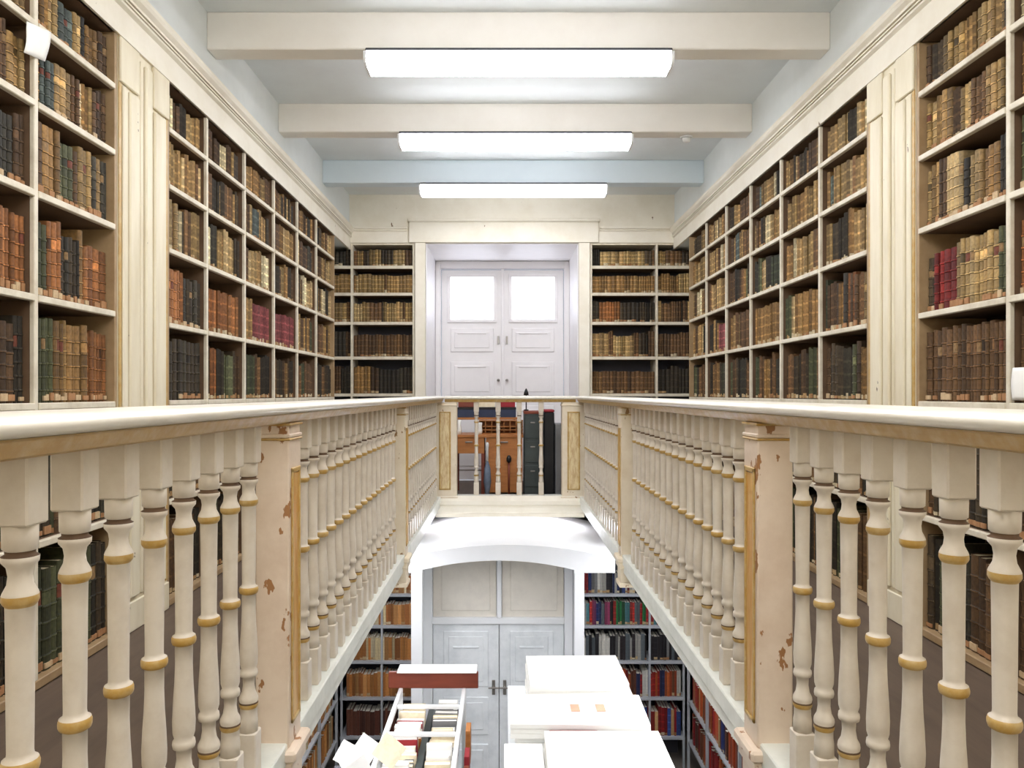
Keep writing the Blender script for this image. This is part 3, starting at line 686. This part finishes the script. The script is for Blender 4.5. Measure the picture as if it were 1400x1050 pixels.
# roof slab, arched
o2 = arc_pts(-.93, .985, Z(-1.475), .125); i2 = [(x, z-.05) for x, z in o2][::-1]
w.prism(o2+i2, 'y', PY+.10, 8.84)
w.box(-.835, -.735, PY, PY+.10, LOW, Z(-1.60), b=.004); w.box(.622, .71, PY, PY+.10, LOW, Z(-1.60), b=.004)
w.box(-.835, -.78, PY+.10, 8.84, LOW, Z(-1.52)); w.box(.655, .71, PY+.10, 8.84, LOW, Z(-1.53))
struct('trim_9', w, M['hood'])
lw = MB(); lw.box(XL, XR, YF-.0, YF+.1, LOW, -.14); struct('wall_lower', lw, M['greydoor'])
d2 = tag(empty('door_2', (-.03, 7.35, LOW)), kind='structure')
H0 = Z(-2.17)-LOW   # transom height over the lower floor
HT = Z(-1.50)-LOW
f = MB(); f.box(-.745, -.66, -.03, .06, .002, HT, b=.005); f.box(.60, .68, -.03, .06, .002, HT, b=.005); f.box(-.66, .60, -.03, .06, H0-.03, H0+.03, b=.005); f.box(-.045, -.0, -.035, .06, H0+.03, HT, b=.005)
f.build('door_frame', M['hood'], d2)
for (a, b) in ((-.655, -.05), (.005, .595)):
    p = MB().box(a, b, .01, .03, H0+.031, HT).box(a+.08, b-.06, .0, .012, H0+.09, HT-.03, b=.005); p.build('transom_panel', M['beige'], d2)
for (a, b) in ((-.655, -.026), (-.02, .595)):
    p = MB(); p.box(a, b, .0, .04, .02, H0-.032, b=.004)
    for (za, zb) in ((.10, .55), (.64, 1.00), (1.10, H0-.10)):
        p.box(a+.10, b-.10, -.014, .0, za, zb, b=.006); p.box(a+.15, b-.15, -.022, -.012, za+.05, zb-.05, b=.005)
        if zb > 1.2: p.box(a+.19, b-.19, -.032, -.02, zb-.16, zb-.14, b=.004)
    lf = p.build('door_leaf', M['greydoor'], d2)
    xx = b-.05 if a < -.5 else a+.05
    k = MB(); k.box(xx-.015, xx+.015, -.012, 0, 1.02, 1.16, b=.003); k.box(xx-.05, xx+.05, -.05, -.035, 1.09, 1.105, b=.004); k.box(xx-.006, xx+.006, -.04, 0, 1.09, 1.105); k.build('handle', M['chrome'], lf)

# steel shelving at the end wall and under the side galleries
LZ = [-2.09+.0, -2.42, -2.79, -3.17, -3.58]
def lower_place(u, z, dx=0): return Matrix.Translation((u, 8.03+dx, z))
LOWPAL = dict(card=[(186, 126, 68), (172, 112, 58), (196, 142, 84), (158, 100, 54)], cream=[(224, 210, 176), (206, 190, 150)], maroon=[(112, 66, 52), (100, 60, 50), (126, 78, 60)],
              mred=[(150, 34, 34), (178, 48, 40)], mblue=[(44, 60, 120), (60, 84, 150), (40, 48, 84)], mgreen=[(40, 130, 70), (46, 90, 60)], mwhite=[(228, 226, 216), (210, 208, 200)], mblack=[(34, 32, 36), (48, 42, 44)],
              mgrey=[(130, 130, 130), (100, 110, 116)], mteal=[(92, 150, 158)], mpink=[(170, 70, 110), (120, 60, 100)], mbrown=[(120, 74, 48), (96, 56, 40)], morange=[(200, 100, 50), (190, 80, 40)], mtan=[(198, 160, 110), (180, 140, 92)])
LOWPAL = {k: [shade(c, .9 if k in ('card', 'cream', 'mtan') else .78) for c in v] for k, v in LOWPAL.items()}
LNAME = dict(card='orange brown', cream='cream', maroon='dull maroon', mred='red', mblue='blue', mgreen='green', mwhite='white', mblack='black', mgrey='grey', mteal='teal', mpink='plum pink', mbrown='brown', morange='orange', mtan='tan')
PALX.update(LOWPAL)
lower = []
def unit(x0, x1, y0, y1, axis, levels, divs, label, zb=LOW):
    r = tag(empty('steel_shelving', ((x0+x1)/2, (y0+y1)/2, zb)), label, 'shelving'); cx, cy = r.location.x, r.location.y
    zt = Z(levels[0])-zb
    m = MB()
    if axis == 'x': m.box(x0-cx, x1-cx, y1-cy-.008, y1-cy, .0, zt+.30)
    elif x0 < 0: m.box(x0-cx, x0-cx+.008, y0-cy, y1-cy, .0, zt+.30)
    else: m.box(x1-cx-.008, x1-cx, y0-cy, y1-cy, .0, zt+.30)
    m.build('back_panel', M['darksteel'], r)
    for z in levels:
        b = MB()
        if axis == 'x': b.box(x0-cx, x1-cx, y0-cy, y1-cy-.01, Z(z)-zb-.028, Z(z)-zb, b=.002)
        elif x0 < 0: b.box(x0-cx+.01, x1-cx, y0-cy, y1-cy, Z(z)-zb-.022, Z(z)-zb, b=.002)
        else: b.box(x0-cx, x1-cx-.01, y0-cy, y1-cy, Z(z)-zb-.022, Z(z)-zb, b=.002)
        b.build('shelf', M['steel'], r)
    for d in divs:
        b = MB()
        if axis == 'x': b.box(d-cx-.010, d-cx+.010, y0-cy-.006, y0-cy+.02, 0, zt+.3)
        elif x0 < 0: b.box(x1-cx-.02, x1-cx+.006, d-cy-.010, d-cy+.010, 0, zt+.3)
        else: b.box(x0-cx-.006, x0-cx+.02, d-cy-.010, d-cy+.010, 0, zt+.3)
        b.build('upright', M['steel'], r)
    return r
unit(-1.72, -.845, 8.0, 8.35, 'x', LZ, [-1.70, -1.28, -.86], 'grey steel shelving of orange-brown volumes on the lower storey, left of the arched porch')
unit(.72, 1.88, 8.0, 8.35, 'x', LZ, [.735, 1.51, 1.865], 'grey steel shelving of colourful modern books on the lower storey, right of the arched porch')
unit(XL+.005, WL-.005, 4.2, 7.95, 'y', LZ[1:], [4.21, 5.2, 6.2, 7.2, 7.93], 'grey steel shelving under the left gallery')
unit(WR+.005, XR-.005, 4.2, 7.95, 'y', LZ[1:], [4.21, 5.2, 6.2, 7.2, 7.93], 'grey steel shelving under the right gallery')
def lrow(u0, u1, z, head, place, mix, info, **kw):
    return fill_row(u0, u1, z, head, place, 0, mix, info, kind='modern', labp=kw.pop('labp', .5), **kw)
nb0 = len(BOOKS)
random.seed(5)
LM = [dict(card=6, cream=1), dict(card=5, cream=2, maroon=.5), dict(card=7, cream=1), dict(maroon=6, card=.6)]
RM = [dict(mred=2, mblue=2, mblack=2, mwhite=2, mgrey=1), dict(mred=2.2, mblue=2, mwhite=3, mpink=1, mgreen=1, mteal=1.3, mgrey=1.5, mblack=1), dict(mblack=5, mwhite=1.2, mgrey=1), dict(mred=2, mblue=2, mbrown=2, morange=1.5, mwhite=1), dict(mblue=2, mtan=2, mred=1)]
lev = ['top', 'second', 'third', 'fourth', 'fifth']
for k in range(1, 5):
    z = Z(LZ[k]); head = LZ[k-1]-LZ[k]-.028
    lrow(-1.66, -.87, z, head, lower_place, LM[k-1], dict(where='left end shelving', lev=lev[k], side=0), fillh=(.66, .74), tmin=.022, tmax=.045)
lrow(.75, 1.85, Z(LZ[1]), .30, lower_place, RM[1], dict(where='right end shelving', lev=lev[1], side=0), fillh=(.72, .86), tmin=.016, tmax=.036)
for rec in (0,): pass
lrow(.75, 1.49, Z(LZ[2]), .34, lower_place, dict(mwhite=3, mblack=2, mgrey=2), dict(where='right end shelving', lev=lev[2], side=0), fillh=(.66, .84), tmin=.018, tmax=.04)
lrow(1.53, 1.85, Z(LZ[2]), .34, lower_place, dict(mblack=5, mgrey=.5), dict(where='right end shelving beyond its upright', lev=lev[2], side=0), fillh=(.72, .82), tmin=.02, tmax=.04)
lrow(1.00, 1.85, Z(LZ[3]), .35, lower_place, RM[3], dict(where='right end shelving', lev=lev[3], side=0), fillh=(.68, .84), tmin=.018, tmax=.036)
lrow(1.10, 1.85, Z(LZ[4]), .38, lower_place, RM[4], dict(where='right end shelving', lev=lev[4], side=0), fillh=(.64, .80), tmin=.022, tmax=.04)
# top row on the first board
lrow(.75, 1.85, Z(LZ[0]), .30, lower_place, RM[0], dict(where='right end shelving', lev=lev[0], side=0), fillh=(.68, .78), tmin=.018, tmax=.038)
lrow(-1.66, -.87, Z(LZ[0]), .30, lower_place, LM[0], dict(where='left end shelving', lev=lev[0], side=0), fillh=(.6, .7), tmin=.022, tmax=.04)
for side, who, y0 in ((-1, 'left gallery', 6.3), (1, 'right gallery', 5.6)):
    W = WL if side < 0 else WR
    def pl(u, z, dx=0, side=side, W=W):
        R = Matrix(((0, -side*-1 if side < 0 else 1, 0, 0), (side*-1, 0, 0, 0), (0, 0, 1, 0), (0, 0, 0, 1)))
        R = Matrix(((0, -1, 0, 0), (1, 0, 0, 0), (0, 0, 1, 0), (0, 0, 0, 1))) if side < 0 else Matrix(((0, 1, 0, 0), (-1, 0, 0, 0), (0, 0, 1, 0), (0, 0, 0, 1)))
        return Matrix.Translation((W+side*(.03+dx), u, z)) @ R
    for k in range(2, 5):
        lrow(y0, 7.90, Z(LZ[k]), LZ[k-1]-LZ[k]-.03, pl, dict(card=4, cream=2) if side < 0 else [None, None, dict(mtan=6, morange=2, mwhite=1), dict(mred=2, morange=3, mbrown=3, mtan=2, mblue=1), dict(morange=3, mbrown=3, mred=2)][k],
             dict(where='shelving under the '+who, lev=lev[k], side=side), fillh=(.70, .85), tmin=.03, tmax=.055)
LB = BOOKS[nb0:]
grp = defaultdict(list)
for r in LB: grp[(r['info']['where'], r['info']['lev'])].append(r)
cand = []
for key, L in grp.items():
    L.sort(key=lambda r: r['u'])
    for n, r in enumerate(L):
        T = r['place'](r['u'], r['z'], random.uniform(0, .015)); px, py = proj(T @ Vector((0, 0, r['h']/2)))
        pb_ = proj(T @ Vector((0, 0, 0))); pt_ = proj(T @ Vector((0, 0, r['h'])))
        if pt_[1] > 1052 or abs(px-690) > .668*(pb_[1]-538)+8: continue
        if 700 < px < 845 and pt_[1] > 892 or 700 < px < 862 and pt_[1] > 948: continue
        if 540 < px < 640 and pt_[1] > 935: continue
        A = abs(proj(T @ Vector((-r['t']/2, 0, 0)))[0]-proj(T @ Vector((r['t']/2, 0, 0)))[0])*(pb_[1]-pt_[1])
        cand.append((A, n, key, r, T))
cand.sort(key=lambda c: -c[0])
far = MB()
for q, (A, n, key, r, T) in enumerate(cand):
    bands = r['key'] in ('mred', 'mblack', 'mblue') and q % 2 == 0
    if q < 290:
        c = MB(); Rm = T.copy(); Rm.translation = (0, 0, 0)
        book_geo(c, Rm, r['t'], r['h'], r['d'], r['col'], False, r['lab'], 'modern', bands)
        o = c.build('modern_book', M['cloth'], None, T.translation, colour=True)
        tag(o, '%s book, %s along the %s shelf of the lower %s' % (LNAME[r['key']], NUM[n+1], key[1], key[0]), 'book', 'books on the lower storey shelving')
    else: book_geo(far, T, r['t'], r['h'], r['d'], r['col'], False, r['lab'], 'modern', bands)
if far.v: tag(far.build('modern_books', M['cloth'], colour=True), 'remaining small books on the lower storey steel shelves', 'books', kind='stuff')

# ---------------------------------------------------------------- white racks and papers below
RZ = Z(-2.0)
t = tag(empty('book_rack', (-.49, 4.6, LOW)), 'tall white metal rack with crossbars and red-brown end board full of papers', 'rack')
hz = RZ-LOW; ry0, ry1 = -1.2, .62
for x in (-.215, .215):
    MB().box(x-.014, x+.014, ry0, ry1, hz-.03, hz, b=.004).build('side_rail', M['white'], t)
    for y in (ry0+.015, -.3, ry1-.015): MB().box(x-.014, x+.014, y-.014, y+.014, .0, hz-.03, b=.003).build('upright', M['white'], t)
for y in (ry0+.02, -.72, -.06, .34): MB().box(-.20, .20, y-.014, y+.014, hz-.026, hz-.004, b=.003).build('crossbar', M['white'], t)
for z in (hz-.25, hz-.80): MB().box(-.20, .20, ry0, ry1-.03, z-.02, z, b=.003).build('shelf', M['greengrey'], t)
MB().box(-.02, .02, ry0, ry1-.03, hz-.25, hz-.12, b=.003).build('centre_divider', M['greengrey'], t)
MB().box(-.30, .31, ry1, ry1+.03, hz-.005, hz+.105, b=.004).build('end_board', M['redwood'], t)
tag(MB().box(-.24, .30, 0, .16, 0, .008, b=.003).build('paper_sheet', M['paper'], None, (-.49, 5.19, RZ+.107)), 'white paper sheet lying along the red-brown end board of the rack', 'paper')
# contents: volumes lying flat in two columns, seen from above
random.seed(11)
vz = RZ-.25+.001; nv = 0
cols = [('agedpaper', 'pale'), ('paper', 'white'), ('paper', 'white'), ('paper', 'white'), ('oak', 'orange brown'), ('redstrip', 'red'), ('greybox', 'grey'), ('agedpaper', 'pale'), ('agedpaper', 'pale'), ('paper', 'white'), ('agedpaper', 'pale'), ('goldpanel', 'straw yellow')]
def volume(name, w_, d_, h_, mat, loc, rz, label, cat, group=None, pages=True):
    o = MB().box(-w_/2, w_/2, -d_/2, d_/2, 0, .003).box(-w_/2, w_/2, -d_/2, d_/2, h_-.003, h_).box(-w_/2, -w_/2+.003, -d_/2, d_/2, .003, h_-.003).build(name, mat, None, loc)
    o.rotation_euler.z = rz
    MB().box(-w_/2+.004, w_/2-.005, -d_/2+.004, d_/2-.004, .0035, h_-.0035).build('page_block', M['agedpaper'] if mat != M['paper'] else M['paper'], o)
    return tag(o, label, cat, group)
for ci, (cx, cw) in enumerate(((-.595, .175), (-.375, .155))):
    y = 3.46; k = 0
    while y < 5.10:
        d_ = random.uniform(.030, .060); h_ = random.uniform(.15, .225)
        mt, cn = random.choice(cols)
        wv = cw*random.uniform(.80, 1.0)
        o = MB().box(-wv/2, wv/2, -d_/2+.001, -d_/2+.003, 0, h_).box(-wv/2, wv/2, d_/2-.003, d_/2-.001, 0, h_).box(-wv/2, -wv/2+.002, -d_/2+.003, d_/2-.003, 0, h_).build('paper_file', M[mt], None, (cx+random.uniform(-.004, .004), y+d_/2, vz))
        o.rotation_euler = (random.uniform(-.06, .06), 0, random.uniform(-.04, .04))
        MB().box(-wv/2+.003, wv/2-.004, -d_/2+.0035, d_/2-.0035, .001, h_-.006).build('papers', M['paper'] if random.random() < .7 else M['agedpaper'], o)
        k += 1; y += d_+.005
        tag(o, '%s paper file, %s from the camera end, %s column of the white rack' % (cn, NUM[k], ['left', 'right'][ci]), 'file', 'paper files in the white rack')
# loose sheets standing at the rack's near left corner
for k, (x, y, z, w_, a, tl, lab) in enumerate(((-.875, 4.26, -2.00, .115, .35, .62, 'white square sheet standing on its corner beside the rack, towards the shelving'), (-.835, 4.20, -2.04, .12, -.5, .9, 'grey-white folded sheet standing second beside the rack'),
        (-.775, 4.28, -1.985, .13, .25, .70, 'tallest white pointed sheet standing beside the rack rail'), (-.63, 4.18, -1.945, .14, -.3, .55, 'cream sheet leaning over the rack rail'), (-.785, 4.14, -2.03, .12, .1, 1.1, 'pale folder standing lowest among the loose sheets beside the rack'))):
    h = w_/2
    o = MB().box(-h, h, -.003, .003, -h, h, b=.001).build('paper_folder', M['paper'] if k != 3 else M['agedpaper'], None, (x, y, Z(z))); o.rotation_euler = (-.25, tl, a)
    tag(o, lab, 'paper')
t = tag(empty('paper_crate', (-.76, 4.20, LOW)), 'dark crate stand holding loose upright sheets beside the rack', 'crate')
hh = Z(-2.10)-LOW
MB().box(-.20, .03, -.14, .14, 0, hh, b=.004).build('body', M['darksteel'], t)
# red things hanging on the rack's side
for k, (y, z, m_, lab) in enumerate(((4.50, RZ-.18, 'redstrip', 'red folder standing outside the rack rail'), (4.66, RZ-.10, 'oak', 'orange folder standing outside the rack rail'), (4.36, RZ-.22, 'redwood', 'brown-red folder standing outside the rack rail, lowest'))):
    tag(MB().box(-.235, -.205, y-.06, y+.06, z-.12, z+.08, b=.003).build('folder', M[m_]), lab, 'folder')
t = tag(empty('side_stand', (-.18, 4.5, LOW)), 'grey narrow stand under the red and orange folders beside the rack', 'stand')
MB().box(-.065, .0, -.25, .25, 0, RZ-.342-LOW, b=.003).build('body', M['greengrey'], t)

# white cabinet top with piles of big white paper
t = tag(empty('tall_cabinet', (.46, 4.5, LOW)), 'tall white cabinet almost hidden under the piles of large white papers', 'cabinet')
hc = Z(-1.95)-LOW
MB().box(-.44, .37, -.90, .63, .05, hc, b=.004).build('body', M['greydoor'], t); MB().box(-.38, .38, -.78, .53, 0, .05).build('base', M['darksteel'], t)
def slab_at(name, x0, x1, y0, y1, z0, z1, rz, label, mat='paper', n=3):
    """a pile of big sheets: several slightly shifted layers in one bound pile"""
    cx, cy = (x0+x1)/2, (y0+y1)/2; m = MB(); h = (z1-z0)/n
    for k in range(n):
        a, b = random.uniform(-.006, .006), random.uniform(-.006, .006)
        m.box(x0-cx+a, x1-cx+a, y0-cy+b, y1-cy+b, k*h, (k+1)*h-.0015, b=.002)
    o = m.build(name, M[mat], None, (cx, cy, z0)); o.rotation_euler.z = rz
    return tag(o, label, 'papers')
zc = Z(-1.95)+.001
slab_at('paper_pile', .145, .745, 4.62, 5.12, zc, Z(-1.745), .02, 'big white paper pile at the far end of the cabinet top', n=4)
slab_at('paper_pile', .03, .79, 4.16, 4.58, zc+.075, Z(-1.79), -.02, 'large white folio pile with two pale pink patches, middle of the cabinet', n=3)
slab_at('paper_pile', .06, .77, 4.20, 4.56, zc, zc+.074, .0, 'lower white bundle under the pink-patched folio pile', n=2)
tag(MB().box(.375, .425, 4.32, 4.42, 0, .0015).build('paper_patch', M['pink'], None, (0, 0, Z(-1.79)+.001)), 'first pale pink square patch on the white folio pile', 'paper patch')
tag(MB().box(.52, .57, 4.32, 4.42, 0, .0015).build('paper_patch', M['pink'], None, (0, 0, Z(-1.79)+.001)), 'second pale pink square patch on the white folio pile, towards the bookshelves', 'paper patch')
slab_at('paper_pile', .21, .82, 3.62, 4.10, zc, Z(-1.80), 0, 'large white paper pile at the near end of the cabinet top', n=5)
slab_at('paper_pile', .0, .20, 3.60, 4.06, zc, Z(-1.85), .0, 'narrow white paper pile beside the red-edged folder', n=3)
tag(MB().box(.24, .50, 4.115, 4.14, 0, .02, b=.002).build('folder', M['redstrip'], None, (0, 0, Z(-1.835))), 'dark red folder edge between two white paper piles', 'folder')

# added lamps, hidden under the galleries, to brighten the lower storey
for x, yy, lab in ((-1.15, 6.5, 'fluorescent lamp under the left gallery slab, towards the end wall'), (1.28, 6.5, 'fluorescent lamp under the right gallery slab, towards the end wall'), (-1.15, 4.0, 'fluorescent lamp under the left gallery slab, halfway along'), (1.28, 4.0, 'fluorescent lamp under the right gallery slab, halfway along')):
    r = tag(empty('ceiling_lamp', (x, yy, -.131)), lab, 'ceiling lamp')
    MB().box(-.13, .13, -.8, .8, -.03, -.001).build('housing', M['darksteel'], r)
    MB().box(-.12, .12, -.78, .78, -.06, -.031).build('diffuser', M['lamp'], r)

r = tag(empty('ceiling_lamp', (.03, 8.22, -.131)), 'fluorescent lamp under the end gallery, above the arched porch', 'ceiling lamp')  # one more added lamp, out of view, to whiten the porch roof
MB().box(-.72, .66, -.15, .14, -.022, -.001).build('housing', M['white'], r)
MB().box(-.70, .64, -.14, .13, -.052, -.023).build('diffuser', M['lamp'], r)
# ---------------------------------------------------------------- camera, world, colour
cam = bpy.data.cameras.new('camera'); co = bpy.data.objects.new('camera', cam); C.objects.link(co)
co.location = (0, 0, CAM); co.rotation_euler = (PI/2, 0, 0)
cam.sensor_width = 36; cam.lens = 27.0; cam.shift_x = 10/1400; cam.shift_y = 13/1400; cam.clip_start = .02
bpy.context.scene.camera = co
w = bpy.data.worlds.new('world'); bpy.context.scene.world = w; w.use_nodes = True
w.node_tree.nodes['Background'].inputs[0].default_value = (.8, .85, 1, 1); w.node_tree.nodes['Background'].inputs[1].default_value = .3
vs = bpy.context.scene.view_settings
vs.view_transform = 'Standard'; vs.look = 'None'; vs.gamma = 1; vs.exposure = 1.18
bpy.context.scene.cycles.max_bounces = 10; bpy.context.scene.cycles.diffuse_bounces = 6
